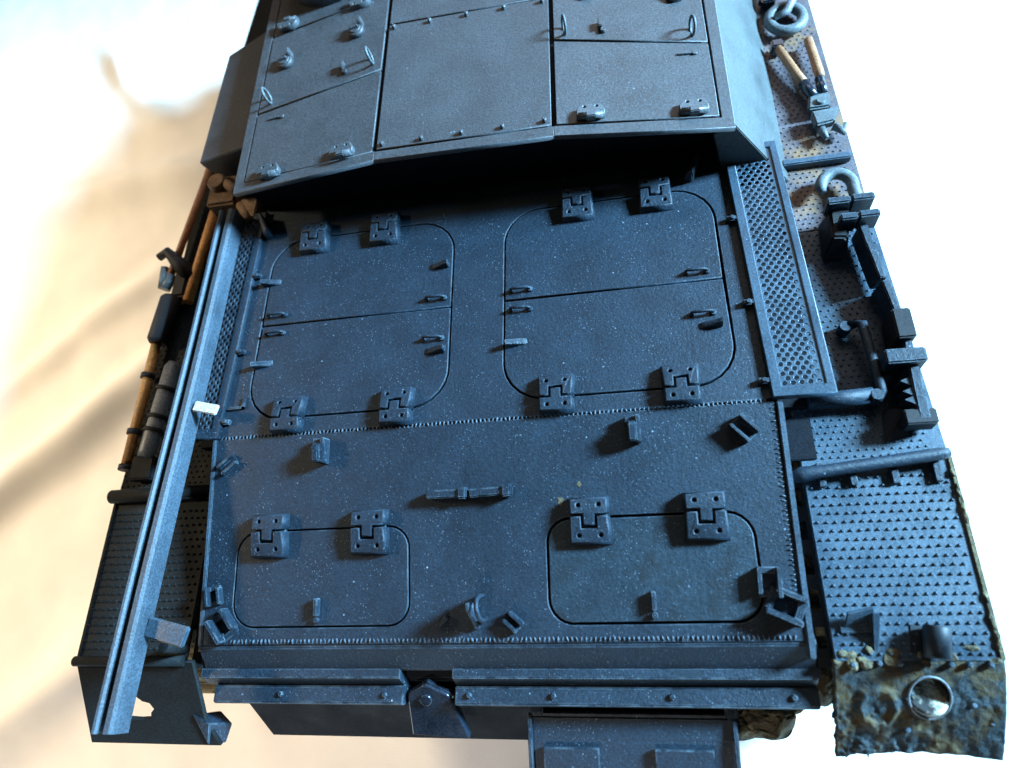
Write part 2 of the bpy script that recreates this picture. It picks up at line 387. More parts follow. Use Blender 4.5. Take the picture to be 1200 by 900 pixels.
# side rails along the rear deck
link('side_rail', box(2.775, -2.17, -.42, 2.83, -.02, .022, .010), M_wear, TANK, F_R)
link('side_rail', box(-2.83, -2.05, -.42, -2.785, .10, .015, .010), M_wear, TANK, F_R)

# fittings on the rear deck
def strap_pair(L, gap, w, h):   # two parallel upright plates on a common foot
    return join(box(-L / 2, gap / 2, 0, L / 2, gap / 2 + w, h, .008), box(-L / 2, -gap / 2 - w, 0, L / 2, -gap / 2, h, .008), box(-L / 2, -gap / 2, 0, L / 2, gap / 2, .02, .004))
def fit(name, me, F, x, y, rot=0, z=0, m_=None, parent=TANK): return link(name, me, m_ or M_paint, parent, F @ T(x, y, z) @ Rz(rot))
fit('clip_bracket', strap_pair(.22, .09, .035, .11), F_R, 2.47, -.25, -48)
fit('clip_bracket', strap_pair(.16, .05, .035, .09), F_R, .33, -1.85, -42)
fit('small_stop', hull([(-.07, -.03, 0), (.07, -.03, 0), (-.07, .03, 0), (.07, .03, 0), (-.05, -.02, .08), (.06, -.02, .08), (-.05, .02, .08), (.06, .02, .08)], .008), F_R, -.33, -1.85, 50)
fit('clip_bracket', strap_pair(.20, .06, .03, .07), F_R, -2.62, -.28, 38)
def lug():
    return join(hull([(-.05, -.12, 0), (.05, -.12, 0), (-.05, .12, 0), (.05, .12, 0), (-.035, -.12, .17), (.035, -.12, .17), (-.035, .03, .20), (.035, .03, .20)], .010),
                box(-.07, .04, 0, .05, .12, .10, .01), box(.03, -.13, 0, .075, .12, .14, .008))
LG = lug()
fit('stop_block', LG, F_R, -1.58, -.20, 0); fit('stop_block', LG.copy(), F_R, 1.50, -.19, 0)
# pair of grab handles in the middle
for x in (-.26, .16):
    fit('grab_handle', join(box(-.20, -.035, .04, .20, .045, .12, .012), box(-.20, -.035, 0, -.12, .045, .11, .008), box(.11, -.05, 0, .20, .06, .14, .016)), F_R, x, -.70, 0 if x < 0 else 2)
# lifting eye: two rounded fins
def fin(): return [(-.16, 0), (-.16, .05), (-.02, .30), (.03, .335), (.08, .33), (.12, .28), (.13, 0)]
def eye():
    f1 = prism([(-.15, 0), (-.15, .05), (.02, .31), (.08, .31), (.10, .05), (.10, 0)], -.055, -.02, .008)
    lp = tube([(.05, -.09, 0), (.05, -.09, .16), (.05, -.05, .27), (.045, .03, .32), (.04, .10, .27), (.04, .12, .16), (.04, .12, 0)], .022, 10)
    return join(f1, lp, tube([(-.05, .03, .15), (-.012, .03, .15)], .04, 10), box(-.06, -.16, 0, -.01, -.10, .06, .006))
fit('lifting_eye', eye(), F_R, .02, -1.74, 4)
# corner tie-downs: bent strap brackets
def corner_bracket(sx):
    me = join(box(-.15, -.025, 0, .15, .025, .17, .008), tm(box(-.14, -.025, 0, .12, .025, .13, .008), T(sx * .02, .19, 0) @ Rz(0)),
              tm(box(-.035, -.11, .0, .035, .11, .05, .008), T(-.12, .09, 0)), tm(box(-.035, -.11, .0, .035, .11, .05, .008), T(.12, .09, 0)))
    return me
fit('corner_bracket', corner_bracket(1), F_R, 2.60, -1.83, -24)
fit('corner_bracket', tm(corner_bracket(-1), Matrix.Scale(.85, 4)), F_R, -2.60, -1.90, -52)
fit('corner_bracket', tm(corner_bracket(1), Matrix.Scale(.8, 4)), F_R, 2.60, -1.56, 88)
fit('corner_bracket', tm(corner_bracket(1), Matrix.Scale(.6, 4)), F_R, -2.72, -1.58, -80)
# little ochre paint chips
for x, y, r_ in ((.80, -.80, .035), (.98, -.66, .022)):
    pts = [(x + r_ * random.uniform(.5, 1.2) * math.cos(a), y + 1.4 * r_ * random.uniform(.5, 1.2) * math.sin(a)) for a in [i * math.pi / 6 for i in range(12)]]
    link('paint_chip', plate(pts, (), 0, .003, .001), M_ochre, rear, F_R)

# fittings on the level deck near the superstructure
fit('blade_stop', hull([(-.05, -.13, 0), (.05, -.13, 0), (-.03, .13, 0), (.03, .13, 0), (-.02, -.14, .12), (.05, -.12, .16), (-.01, .16, .18), (.02, .16, .18)], .012), F_D, 2.32, 2.64, -28)
fit('blade_stop', hull([(-.05, -.13, 0), (.05, -.13, 0), (-.03, .13, 0), (.03, .13, 0), (-.02, -.14, .12), (.05, -.12, .16), (-.01, .16, .18), (.02, .16, .18)], .012), F_D, -2.62, 2.62, 20)
fit('rail_clip', join(box(-.13, -.015, 0, .10, .015, .03, .004), box(.07, -.015, 0, .10, .12, .03, .004)), F_D, -2.62, .33, 0)

# --- air intakes either side
def intake(sx):
    # outline in deck plane; slightly splayed
    def q(u, v):   # u 0..1 across (inner to outer), v 0..1 rear to front
        xi = 2.745 - .095 * v; xo = 3.285 - .105 * v
        return (sx * (xi + (xo - xi) * u), .0 + 2.87 * v)
    outer = [q(0, 0), q(1, 0), q(1, 1), q(0, 1)]; inner = [q(.17, .035), q(.86, .035), q(.86, .972), q(.17, .972)]
    W = T(0, 0, 0)
    fr = link('air_intake', plate(outer, [inner], -.02, .06, .010), M_fend if sx > 0 else M_paint, TANK, W)
    holes = []; rows = 58
    for j in range(rows):
        v = .045 + (.925 * j / (rows - 1)); off = .5 if j % 2 else 0
        for i in range(5):
            u = .225 + .135 * (i + off * 1.0)
            if u > .83: continue
            x, y = q(u, v); holes.append(circ(x, y, .0220, 8, random.random()))
    pin = [q(.15, .028), q(.88, .028), q(.88, .98), q(.15, .98)]
    link('perforated_screen', plate(pin, holes, .028, .044, .0025), M_fend if sx > 0 else M_paint, fr, W)
    link('duct_wall', box(*( (2.70, .03, -.55, 3.20, 2.85, -.30) if sx > 0 else (-3.20, .03, -.55, -2.70, 2.85, -.30)), 0), M_dark, fr, W)
    for v in (.06, .345, .685, .955):
        x, y = q(-.06, v)
        link('mounting_lug', join(box(x - .065, y - .028, 0, x + .06, y + .028, .055, .01), cyl(x - .01 * sx, y, .05, .075, .022, 8)), M_paint, fr, W)
    return fr
intake(1); intake(-1)

# --- hull
link('hull', prism([(-2.0, -.45), (3.4, -.10), (8.6, -.10), (9.6, -.9), (9.2, -2.2), (8.2, -2.75), (-1.6, -2.75), (-2.45, -1.7), (-2.3, -.75)], -2.05, 2.05, .03), M_dark, TANK)
for sx in (-1, 1):
    x0, x1 = (2.0, 2.80) if sx > 0 else (-2.80, -2.0)
    link('sponson', prism([(-2.0, -.43), (0, -.075), (8.8, -.075), (8.8, -.80), (-2.05, -.80)], x0, x1, .01), M_dark, TANK)
link('sponson_flange', box(2.835, -2.3, -.70, 2.90, -.1, -.66, .01), M_paint, TANK)

# rear plates: dark face, ledge, lower flange in two lengths
link('rear_plate', prism([(-1.99, -.37), (-2.03, -.375), (-2.22, -.56), (-2.22, -.80), (-2.0, -.80), (-1.9, -.45)], -2.84, 2.85, .012), M_paint, TANK)
for x0, x1 in ((-2.88, -.80), (-.30, 2.86)):
    led = link('rear_ledge', prism([(-2.18, -.58), (-2.20, -.545), (-2.285, -.545), (-2.295, -.56), (-2.345, -.70), (-2.35, -.80), (-2.2, -.80)], x0, x1, .008), M_paint, TANK)
    fl = link('rear_flange', prism([(-2.34, -.70), (-2.36, -.665), (-2.505, -.665), (-2.52, -.69), (-2.50, -.90), (-2.34, -.90)], x0 + (.10 if x0 < -1 else 0), x1, .010), M_paint, TANK)
    xs_ = (-2.05, -.98) if x0 < -1 else (-.16, .62, 1.66, 2.66)
    for x in xs_:
        link('bolt', tube([(0, 0, 0), (0, 0, .03), (0, 0, .038)], [.028, .028, .018], 6, smooth=False), M_paint, fl, T(x, -2.43, -.67))
link('lower_rear_plate', prism([(-2.35, -.9), (-2.45, -.9), (-2.86, -1.62), (-2.80, -1.66), (-2.3, -1.7)], -2.62, 2.15, .015), M_dark, TANK)
# tow hook plate in the gap
def tow():
    out = fillet([(-.26, -.42), (.30, -.46), (.17, .02), (-.05, .14), (-.24, .02)], [.01, .01, .09, .08, .08])
    a = plate(out, (), -.05, .05, .015)
    b = tm(plate(fillet([(-.09, -.04), (.20, -.04), (.20, .04), (-.09, .04)], .015), (), 0, .045, .01), T(.02, .075, -.02) @ Rz(-32))
    return join(a, b, cyl(-.06, -.02, .04, .075, .06, 16))
link('tow_bracket', tow(), M_gloss, TANK, T(-.53, -2.42, -.74) @ Rx(38))
# exhaust guard box on the back
g = link('exhaust_guard', prism([(-2.56, -.98), (-2.60, -.95), (-2.80, -.98), (-3.55, -1.22), (-3.60, -1.6), (-3.4, -1.9), (-2.5, -1.9)], .33, 2.20, .02), M_paint, TANK)
for x0, x1 in ((.47, .98), (1.47, 1.98)):
    link('raised_panel', prism([(-2.85, -.985), (-3.50, -1.195), (-3.50, -1.15), (-2.86, -.935)], x0, x1, .008), M_paint, g)
for x0 in (.335, 2.15): link('side_lip', prism([(-2.62, -.945), (-2.80, -.965), (-3.54, -1.20), (-3.54, -1.14), (-2.80, -.915), (-2.62, -.90)], x0, x0 + .04, .008), M_paint, g)
link('guard_lug', box(.36, -2.60, -.99, .48, -2.50, -.90, .02), M_paint, g)
link('guard_lug', box(2.10, -2.62, -.99, 2.21, -2.48, -.90, .02), M_paint, g)

# mud on hull corners
st(link('mud', lump([(2.5, -2.62, -1.45, .26, .16, .3), (2.3, -2.66, -1.5, .18, .12, .25), (2.76, -2.45, -1.5, .15, .12, .2), (2.95, -2.32, -1.1, .12, .14, .3)], 3, .5, 7), M_mud, TANK))

# --- fenders with tread studs
def studs(x0, x1, y0, y1, px, py, r=.017, h=.020):
    vs_, fs = [], []
    j = 0; y = y0
    while y < y1:
        x = x0 + (px / 2 if j % 2 else 0)
        while x < x1:
            cx = x + random.uniform(-.003, .003); cy = y + random.uniform(-.003, .003); k = len(vs_)
            for a in range(6): vs_.append(((cx + r * math.cos(a * math.pi / 3)) * S, (cy + r * math.sin(a * math.pi / 3)) * S, 0))
            for a in range(6): vs_.append(((cx + .45 * r * math.cos(a * math.pi / 3)) * S, (cy + .45 * r * math.sin(a * math.pi / 3)) * S, h * S))
            for a in range(6): b = (a + 1) % 6; fs.append((k + a, k + b, k + 6 + b, k + 6 + a))
            fs.append(tuple(k + 6 + a for a in range(6)))
            x += px
        y += py; j += 1
    me = bpy.data.meshes.new('m'); me.from_pydata(vs_, [], fs); return me
for sx in (-1, 1):
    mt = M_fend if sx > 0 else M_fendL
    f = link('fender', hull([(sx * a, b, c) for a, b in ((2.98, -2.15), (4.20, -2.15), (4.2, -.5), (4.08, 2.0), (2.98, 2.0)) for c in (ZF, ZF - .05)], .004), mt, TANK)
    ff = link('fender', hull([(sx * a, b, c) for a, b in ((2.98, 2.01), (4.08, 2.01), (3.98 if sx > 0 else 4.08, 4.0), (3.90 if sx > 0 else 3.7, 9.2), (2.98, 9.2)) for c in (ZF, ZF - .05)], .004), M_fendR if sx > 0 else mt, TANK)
    xa, xb = (3.03, 4.16) if sx > 0 else (-4.17, -3.03)
    st(link('tread_stud', studs(xa, xb, -2.10, -.62, .0735, .0765), mt, f, T(0, 0, ZF)))
    st(link('tread_stud', studs(xa, xb - .10, -.45, 1.97, .070, .060, .014, .012), mt, f, T(0, 0, ZF)))
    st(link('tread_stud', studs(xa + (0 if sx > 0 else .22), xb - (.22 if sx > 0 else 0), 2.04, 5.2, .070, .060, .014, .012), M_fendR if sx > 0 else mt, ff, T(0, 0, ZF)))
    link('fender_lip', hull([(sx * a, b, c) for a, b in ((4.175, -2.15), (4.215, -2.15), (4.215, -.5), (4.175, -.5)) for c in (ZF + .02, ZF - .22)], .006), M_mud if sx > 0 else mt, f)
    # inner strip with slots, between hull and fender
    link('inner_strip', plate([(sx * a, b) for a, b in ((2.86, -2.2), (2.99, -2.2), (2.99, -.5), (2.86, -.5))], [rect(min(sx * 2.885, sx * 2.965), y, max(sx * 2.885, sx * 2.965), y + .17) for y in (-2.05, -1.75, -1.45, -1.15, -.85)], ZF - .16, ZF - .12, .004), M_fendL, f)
# right mud flap: a bent sheet with a round hole and mud relief
def flap_right():
    nx, ny = 90, 60; x0, x1 = 2.96, 4.21
    hx, hy, hr = 3.66, -2.42, .155
    bm = bmesh.new(); grid = {}
    def surf(u, v):
        x = x0 + (x1 - x0) * u
        yb = -2.88 + .045 * math.sin(u * math.pi) + .012 * noise.noise(Vector((u * 12, 0, 4)))
        y = -2.14 + (yb + 2.14) * v
        z = ZF - .01 - .50 * v ** 1.35
        mud = max(0, .75 - 1.2 * u + .55 * v) * v
        n_ = noise.fractal(Vector((x * 7, y * 7, 1)), .6, 2.1, 5)
        z += .055 * mud * max(-.2, n_) + .012 * noise.fractal(Vector((x * 14, y * 14, 2)), .8, 2, 4) * min(1, v * 3)
        d = math.hypot(x - 3.28, y + 2.50); z += .035 * math.exp(-((d - .13) / .035) ** 2)   # ring of caked mud
        return x, y, z
    for j in range(ny + 1):
        for i in range(nx + 1):
            x, y, z = surf(i / nx, j / ny)
            d = math.hypot(x - hx, y - hy)
            if d < hr + .022 and d > hr - .022 * 1.0:
                x = hx + (x - hx) / d * hr; y = hy + (y - hy) / d * hr
            grid[i, j] = (bm.verts.new(Vector((x, y, z)) * S), d)
    for j in range(ny):
        for i in range(nx):
            q = [grid[i, j], grid[i + 1, j], grid[i + 1, j + 1], grid[i, j + 1]]
            cx = sum(v.co.x for v, _ in q) / 4 / S; cy = sum(v.co.y for v, _ in q) / 4 / S
            if math.hypot(cx - hx, cy - hy) < hr - .004: continue
            f = bm.faces.new([v for v, _ in q]); f.smooth = True
    bmesh.ops.recalc_face_normals(bm, faces=bm.faces[:])
    if sum(f.normal.z for f in bm.faces) < 0: bmesh.ops.reverse_faces(bm, faces=bm.faces[:])
    r = bmesh.ops.solidify(bm, geom=bm.faces[:], thickness=.05 * S)
    me = bpy.data.meshes.new('m'); bm.to_mesh(me); bm.free()
    return me, (hx, hy, ZF - .01 - .5 * (.28 / .72) ** 1.35, hr)
me, (hx, hy, hz, hr) = flap_right()
fr = link('mud_flap', me, M_flap, TANK); fr['label'] = 'mud-caked rear flap with a round hole'
ring = [(hx + hr * math.cos(a) * 1.0, hy + hr * math.sin(a), hz - .62 * hr * -math.sin(a) * 1.0 + .01) for a in [i * math.pi / 14 for i in range(29)]]
link('hole_rim', tube(ring, .010, 8, caps=False), M_steel, fr)
link('reflector', tm(cyl(0, 0, -.04, 0, hr * .97, 24), T(hx, hy + .01, hz - .055) @ Rx(-32)), M_lens, fr)
for x, y, z in ((3.98, -2.47, -.60), (3.5, -2.66, -.74), (4.12, -2.60, -.71), (3.1, -2.18, -.40), (3.3, -2.17, -.40), (3.45, -2.17, -.4), (3.82, -2.18, -.4), (3.95, -2.18, -.4), (4.1, -2.18, -.4)):
    link('bolt', tube([(0, 0, -.02), (0, 0, .02), (0, 0, .03)], [.024, .024, .014], 6, smooth=False), M_fend, fr, T(x, y, z))
# left mud flap with a rectangular opening
fl = link('mud_flap', plate([(-4.22, 0), (-2.90, 0), (-2.86, -.62), (-2.74, -.88), (-4.22, -.88)], [[(-3.76, -.60), (-3.60, -.61), (-3.47, -.60), (-3.46, -.54), (-3.42, -.50), (-3.46, -.44), (-3.54, -.42), (-3.60, -.37), (-3.72, -.34)]], -.05, 0, .008), M_fendL, TANK, T(0, -2.15, ZF) @ Rx(31))
link('side_gusset', hull([(-4.215, -2.15, -.42), (-4.215, -2.9, -.86), (-4.215, -2.15, -1.0), (-4.17, -2.15, -.42), (-4.17, -2.9, -.86), (-4.17, -2.15, -1.0)], .006), M_fendL, fl)
link('flap_lip', hull([(-2.98, -2.62, -.66), (-2.86, -2.90, -.83), (-2.80, -2.70, -.70), (-2.84, -2.90, -1.1), (-2.96, -2.60, -1.1), (-2.80, -2.72, -1.1)], .008), M_paint, fl)
link('flap_roll', tube([(-4.22, -2.14, ZF + .02), (-2.98, -2.14, ZF + .02)], .05, 12), M_fendL, fl)

st(link('mud', lump([(2.98 + 1.2 * random.random() ** 1.5, -2.15 + random.uniform(-.03, .10), ZF + .0, random.uniform(.02, .06), random.uniform(.02, .05), random.uniform(.01, .025)) for _ in range(16)]
               + [(4.195, random.uniform(-2.1, -.6), ZF + .01, .022, random.uniform(.03, .10), .02) for _ in range(16)], 5, .12, 20), M_mud, TANK))
# --- tail light and clamp on the right fender
hood = tube([(0, .12, 0), (0, .119, 0), (0, .105, 0), (0, -.12, 0), (0, -.121, 0), (0, -.05, 0)], [.08, .095, .100, .100, .085, .08], 28)
t = link('tail_light', join(hood, box(-.16, -.10, -.14, .12, .12, -.11, .006), box(-.05, .02, -.13, .05, .10, -.05, .01)), M_light, TANK, T(3.72, -2.02, ZF + .12) @ Rz(-10))
link('light_clamp', join(hull([(-.02, .0, .0), (.22, .04, .0), (.0, .12, .16), (.20, .16, .16), (.0, .14, .12), (.2, .18, .12)], .006), hull([(.18, -.16, .0), (.22, -.16, 0), (.18, .12, .17), (.24, .12, .17), (.20, .14, .0)], .006), box(-.05, -.02, 0, .25, .06, .03, .005)), M_fend, TANK, T(3.10, -1.92, ZF))

# --- cross tube, crank and frame pieces on the right fender
link('cross_tube', join(tube([(2.86, -.64, ZF + .10), (2.95, -.62, ZF + .10), (3.10, -.60, ZF + .10), (4.10, -.50, ZF + .12), (4.16, -.49, ZF + .12)], [.05, .075, .058, .055, .04], 16),
     *[box(x - .03, -.72, ZF, x + .03, -.50, ZF + .06, .006) for x in (3.12, 3.38, 3.72, 4.06)]), M_paint, TANK)
link('crank_rod', join(tube([(3.60, .82, ZF + .10), (3.70, .80, ZF + .16), (3.74, .1, ZF + .14), (3.68, .02, ZF + .10)], [.05, .045, .045, .05], 12), cyl(3.56, .80, ZF, ZF + .14, .06, 12),
     tube([(3.10, .06, ZF + .12), (3.66, .08, ZF + .12)], .075, 14), cyl(3.68, .06, ZF, ZF + .2, .06, 12)), M_paint, TANK)
# dark plate standing in for the shade of the fender cut-out
link('cutout_shade_plate', box(2.86, -.46, ZF - .02, 3.12, -.06, ZF + .02, .008), M_dark, TANK)

# --- antenna trough on the left
def channel(y0, y1, xr, w, zt, h, t_=.05):
    q = w / 2
    prof = [(-q, -h), (-q, -.02), (-q + .012, 0), (-q + .038, 0), (-q + .055, -.02), (-q + .055, -h + .03), (q - .10, -h + .03), (q - .10, -.025), (q - .085, 0), (q - .035, 0), (q - .008, -.025), (q, -.07), (q, -h)]
    bm = bmesh.new(); A = []; B = []
    n = 24; rings = []
    for k in range(n + 1):
        f = k / n; y = y0 + (y1 - y0) * f; xc = xr[0] + (xr[1] - xr[0]) * f
        rings.append([bm.verts.new(Vector((xc + a, y, zt + b + .01 * math.sin(f * 7))) * S) for a, b in prof])
    m_ = len(prof)
    for k in range(n):
        for i in range(m_): bm.faces.new((rings[k][i], rings[k][(i + 1) % m_], rings[k + 1][(i + 1) % m_], rings[k + 1][i]))
    bm.faces.new(rings[0][::-1]); bm.faces.new(rings[-1])
    bmesh.ops.recalc_face_normals(bm, faces=bm.faces[:])
    me = bpy.data.meshes.new('m'); bm.to_mesh(me); bm.free(); return me
tr = link('antenna_trough', channel(-2.74, 2.80, (-3.185, -3.035), .215, 0.27, .21), M_wear, TANK)
link('trough_tab', box(-.15, -.055, .0, .14, .055, .035, .01), M_white, tr, T(-2.82, .27, .20) @ Rz(-14))
link('trough_tab', box(-.20, -.09, .0, .24, .09, .05, .012), M_fend, tr, T(-2.86, -1.90, .10) @ Rz(-13))
link('trough_post', cyl(-3.02, -2.02, ZF, -.10, .06, 12), M_fendL, tr)
link('trough_end', join(box(-3.04, -.14, -.12, -2.80, .16, .04, .015), tube([(-3.05, .1, 0), (-2.86, -.18, .0)], .06, 10)), M_rust, tr, T(.0, 2.95, .03))

# --- superstructure
ZR = .80; ZE = .64
F_RL = T(-.96, 0, ZR) @ Ry(-math.degrees(math.atan2(ZR - ZE, 1.74))); F_RR = T(.96, 0, ZR) @ Ry(math.degrees(math.atan2(ZR - ZE, 1.74)))
F_C = T(0, 0, ZR)
YF = 7.6
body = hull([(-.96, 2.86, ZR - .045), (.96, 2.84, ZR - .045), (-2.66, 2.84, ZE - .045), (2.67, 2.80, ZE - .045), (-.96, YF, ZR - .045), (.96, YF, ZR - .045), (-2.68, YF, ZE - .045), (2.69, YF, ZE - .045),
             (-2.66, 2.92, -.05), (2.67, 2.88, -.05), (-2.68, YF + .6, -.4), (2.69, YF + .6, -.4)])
ss = link('superstructure', body, M_dark, TANK)  # near-black colour puts the shade below the roof edge into the wall
# sloped right side armour
link('side_armour', hull([(2.69, 2.62, ZE), (2.71, YF, ZE), (3.36, 3.0, ZF), (3.36, 2.66, ZF), (3.40, YF + .4, ZF), (2.5, 2.62, ZE - .1), (2.5, YF, ZE - .1), (2.7, 2.66, ZF), (2.7, YF, ZF)], .01), M_side, ss)
# left armoured box
link('side_box', hull([(-2.70, 3.62, .42), (-3.58, 3.60, .26), (-2.7, 5.7, .42), (-3.52, 5.45, .26), (-3.58, 3.62, .20), (-3.52, 5.45, .20), (-3.40, 3.66, -.40), (-3.38, 5.4, -.40), (-2.7, 3.66, -.4), (-2.7, 5.6, -.4)], .012), M_roof, ss)
def loc(sx, pts):   # roof side coordinates -> panel frame
    return [(sx * (abs(x) - .96) * 1.004, y) for x, y in pts]
# rims
def rim(sx):
    return plate(loc(sx, [(.96, 2.66 if sx > 0 else 2.70), (2.70, 2.58 if sx > 0 else 2.67), (2.72, 7.5), (2.60, 7.5), (2.585, 2.72 if sx > 0 else 2.80), (.96, 2.79 if sx > 0 else 2.82)]), (), -.06, 0, .006)
link('roof_rim', rim(-1), M_roof, ss, F_RL); link('roof_rim', rim(1), M_roof, ss, F_RR)
link('roof_rim', plate([(-.958, 2.70), (.958, 2.66), (.958, 2.785), (-.958, 2.815)], (), -.06, 0, .006), M_roof, ss, F_C)
cp = link('roof_panel', plate([(-.935, 2.835), (.935, 2.805), (.935, 4.66), (-.935, 4.70)], (), -.03, .006, .007), M_roof, ss, F_C)
link('roof_panel', plate([(-.935, 4.725), (.935, 4.685), (.935, 7.4), (-.935, 7.4)], (), -.03, .004, .007), M_roof, ss, F_C)
BOLT = tube([(0, 0, -.01), (0, 0, .035), (0, 0, .045)], [.026, .026, .016], 6, smooth=False); BOLT.materials.append(M_roof)
for k in range(5):
    link('bolt', BOLT, None, cp, F_C @ T(-.87 + .435 * k, 2.885 - .006 * k, .006)); link('bolt', BOLT, None, cp, F_C @ T(-.87 + .435 * k, 4.64 - .008 * k, .006))
def ring_loop(r=.075):
    pts = [(0, r * math.cos(a), r + .01 + r * 1.3 * math.sin(a)) for a in [i * 2 * math.pi / 16 for i in range(17)]]
    return tube(pts, .016, 8, caps=False)
RL = ring_loop(); RL.materials.append(M_lt)
PORT = join(cyl(0, 0, 0, .06, .10, 20), cyl(0, 0, .05, .075, .075, 20), box(-.05, -.02, .06, .05, .02, .10, .006), box(.05, .02, 0, .10, .12, .12, .01)); PORT.materials.append(M_roof)
PEG = join(box(-.02, -.06, 0, .02, .06, .07, .008), cyl(.03, -.08, 0, .04, .03, 10)); PEG.materials.append(M_roof)
for sx, F in ((-1, F_RL), (1, F_RR)):
    dy = .07 if sx < 0 else 0
    lowp = link('roof_hatch', plate(loc(sx, [(.985, 2.80 + .02 * (sx < 0)), (2.565, 2.74 + dy), (2.565, 3.72 + dy), (.985, 3.97 + .02 * (sx < 0))]), (), -.03, .006, .007), M_roof, ss, F)
    uppp = link('roof_hatch', plate(loc(sx, [(.985, 4.0 + .02 * (sx < 0)), (2.565, 3.75 + dy), (2.565, 5.0 + dy), (.985, 5.2 + dy)]), (), -.03, .006, .007), M_roof, ss, F)
    link('roof_panel', plate(loc(sx, [(.985, 5.23 + dy), (2.565, 5.03 + dy), (2.565, 7.4), (.985, 7.4)]), (), -.03, .005, .007), M_roof, ss, F)
    for x in ((2.24, 1.33) if sx < 0 else (1.33, 2.33)):
        u = sx * (x - .96); link('hinge', HC, None, lowp, F @ T(u, 2.90 - .05 * (x - 1.3), .004))
    for x, y in ((1.1, 4.10), (2.42, 3.90)): link('ring_handle', RL, None, uppp, F @ T(sx * (x - .96), y + dy, .006) @ Rz(12))
    link('latch_peg', PEG, None, uppp, F @ T(sx * .52, 4.12 + dy, .006))
    for x, y in ((1.36, 4.66), (2.30, 4.47)): link('port_ring', PORT, None, uppp, F @ T(sx * (x - .96), y + dy, .006) @ Rz(8))
    link('latch_peg', join(box(-.07, -.014, 0, .07, .014, .02, .004), cyl(.10, .0, 0, .02, .03, 10)), M_roof, lowp, F @ T(sx * 1.36, 3.60 + dy, .006))
    link('hinge', HC, None, uppp, F @ T(sx * 1.40, 5.12 + dy, .004) @ Rz(180)); link('hinge', HC, None, uppp, F @ T(sx * .4, 5.14 + dy, .004) @ Rz(180))
cup = link('cupola', join(cyl(0, 0, 0, .30, .62, 32), cyl(0, 0, .28, .34, .5, 32)), M_roof, ss, F_RL @ T(-.85, 6.0, 0))
# front glacis, so the vehicle does not end at the frame
link('glacis', prism([(8.1, -.35), (9.4, -.75), (9.3, -.85), (8.1, -.5)], -2.7, 2.7, .01), M_paint, TANK)

# --- running gear
def track(sx):
    xc = sx * 3.45; w = 1.0
    zt = -.95; zb = GZ + .06; r_ = (zt - zb) / 2; zc = (zt + zb) / 2; y0 = -1.2; y1 = 8.0
    path = []; L1 = y1 - y0; tot = 2 * L1 + 2 * math.pi * r_; n = 84
    lk = join(box(-w / 2, -.14, -.04, w / 2, .12, .04, .012), box(-w / 2, -.03, .03, w / 2, .03, .09, .01), box(-.08, -.08, -.16, .08, .08, -.03, .02), tube([(-w / 2, .15, 0), (w / 2, .15, 0)], .035, 8))
    lk.materials.append(M_mud)
    tk = link('track', lk, None, TANK, T(xc, y0, zt)); 
    for k in range(1, n):
        s = tot * k / n
        if s < L1: y, z, a = y0 + s, zt, 0
        elif s < L1 + math.pi * r_: t_ = (s - L1) / r_; y, z, a = y1 + r_ * math.sin(t_), zc + r_ * math.cos(t_), -t_
        elif s < 2 * L1 + math.pi * r_: y, z, a = y1 - (s - L1 - math.pi * r_), zb, math.pi
        else: t_ = (s - 2 * L1 - math.pi * r_) / r_; y, z, a = y0 - r_ * math.sin(t_), zc - r_ * math.cos(t_), math.pi - t_
        link('track_link', lk, None, tk, T(xc, y, z) @ Matrix.Rotation(a, 4, 'X'))
    wh = join(tube([(-.3, 0, 0), (-.28, 0, 0), (.28, 0, 0), (.3, 0, 0)], [.50, .56, .56, .50], 28), tube([(-.36, 0, 0), (.36, 0, 0)], .16, 14)); wh.materials.append(M_rub)
    for y in (.0, 1.35, 2.7, 4.05, 5.4, 6.8): link('road_wheel', wh, None, TANK, T(xc, y, zb + .62))
    big = join(tube([(-.3, 0, 0), (.3, 0, 0)], r_ - .12, 28), tube([(-.4, 0, 0), (.4, 0, 0)], .25, 14)); big.materials.append(M_mud)
    link('idler_wheel', big, None, TANK, T(xc, y0, zc)); link('drive_wheel', big, None, TANK, T(xc, y1, zc))
track(1); track(-1)

# ------------------------------------------------------------------ tools stowed on the fenders (each lifts off)
zt = ZF + .02
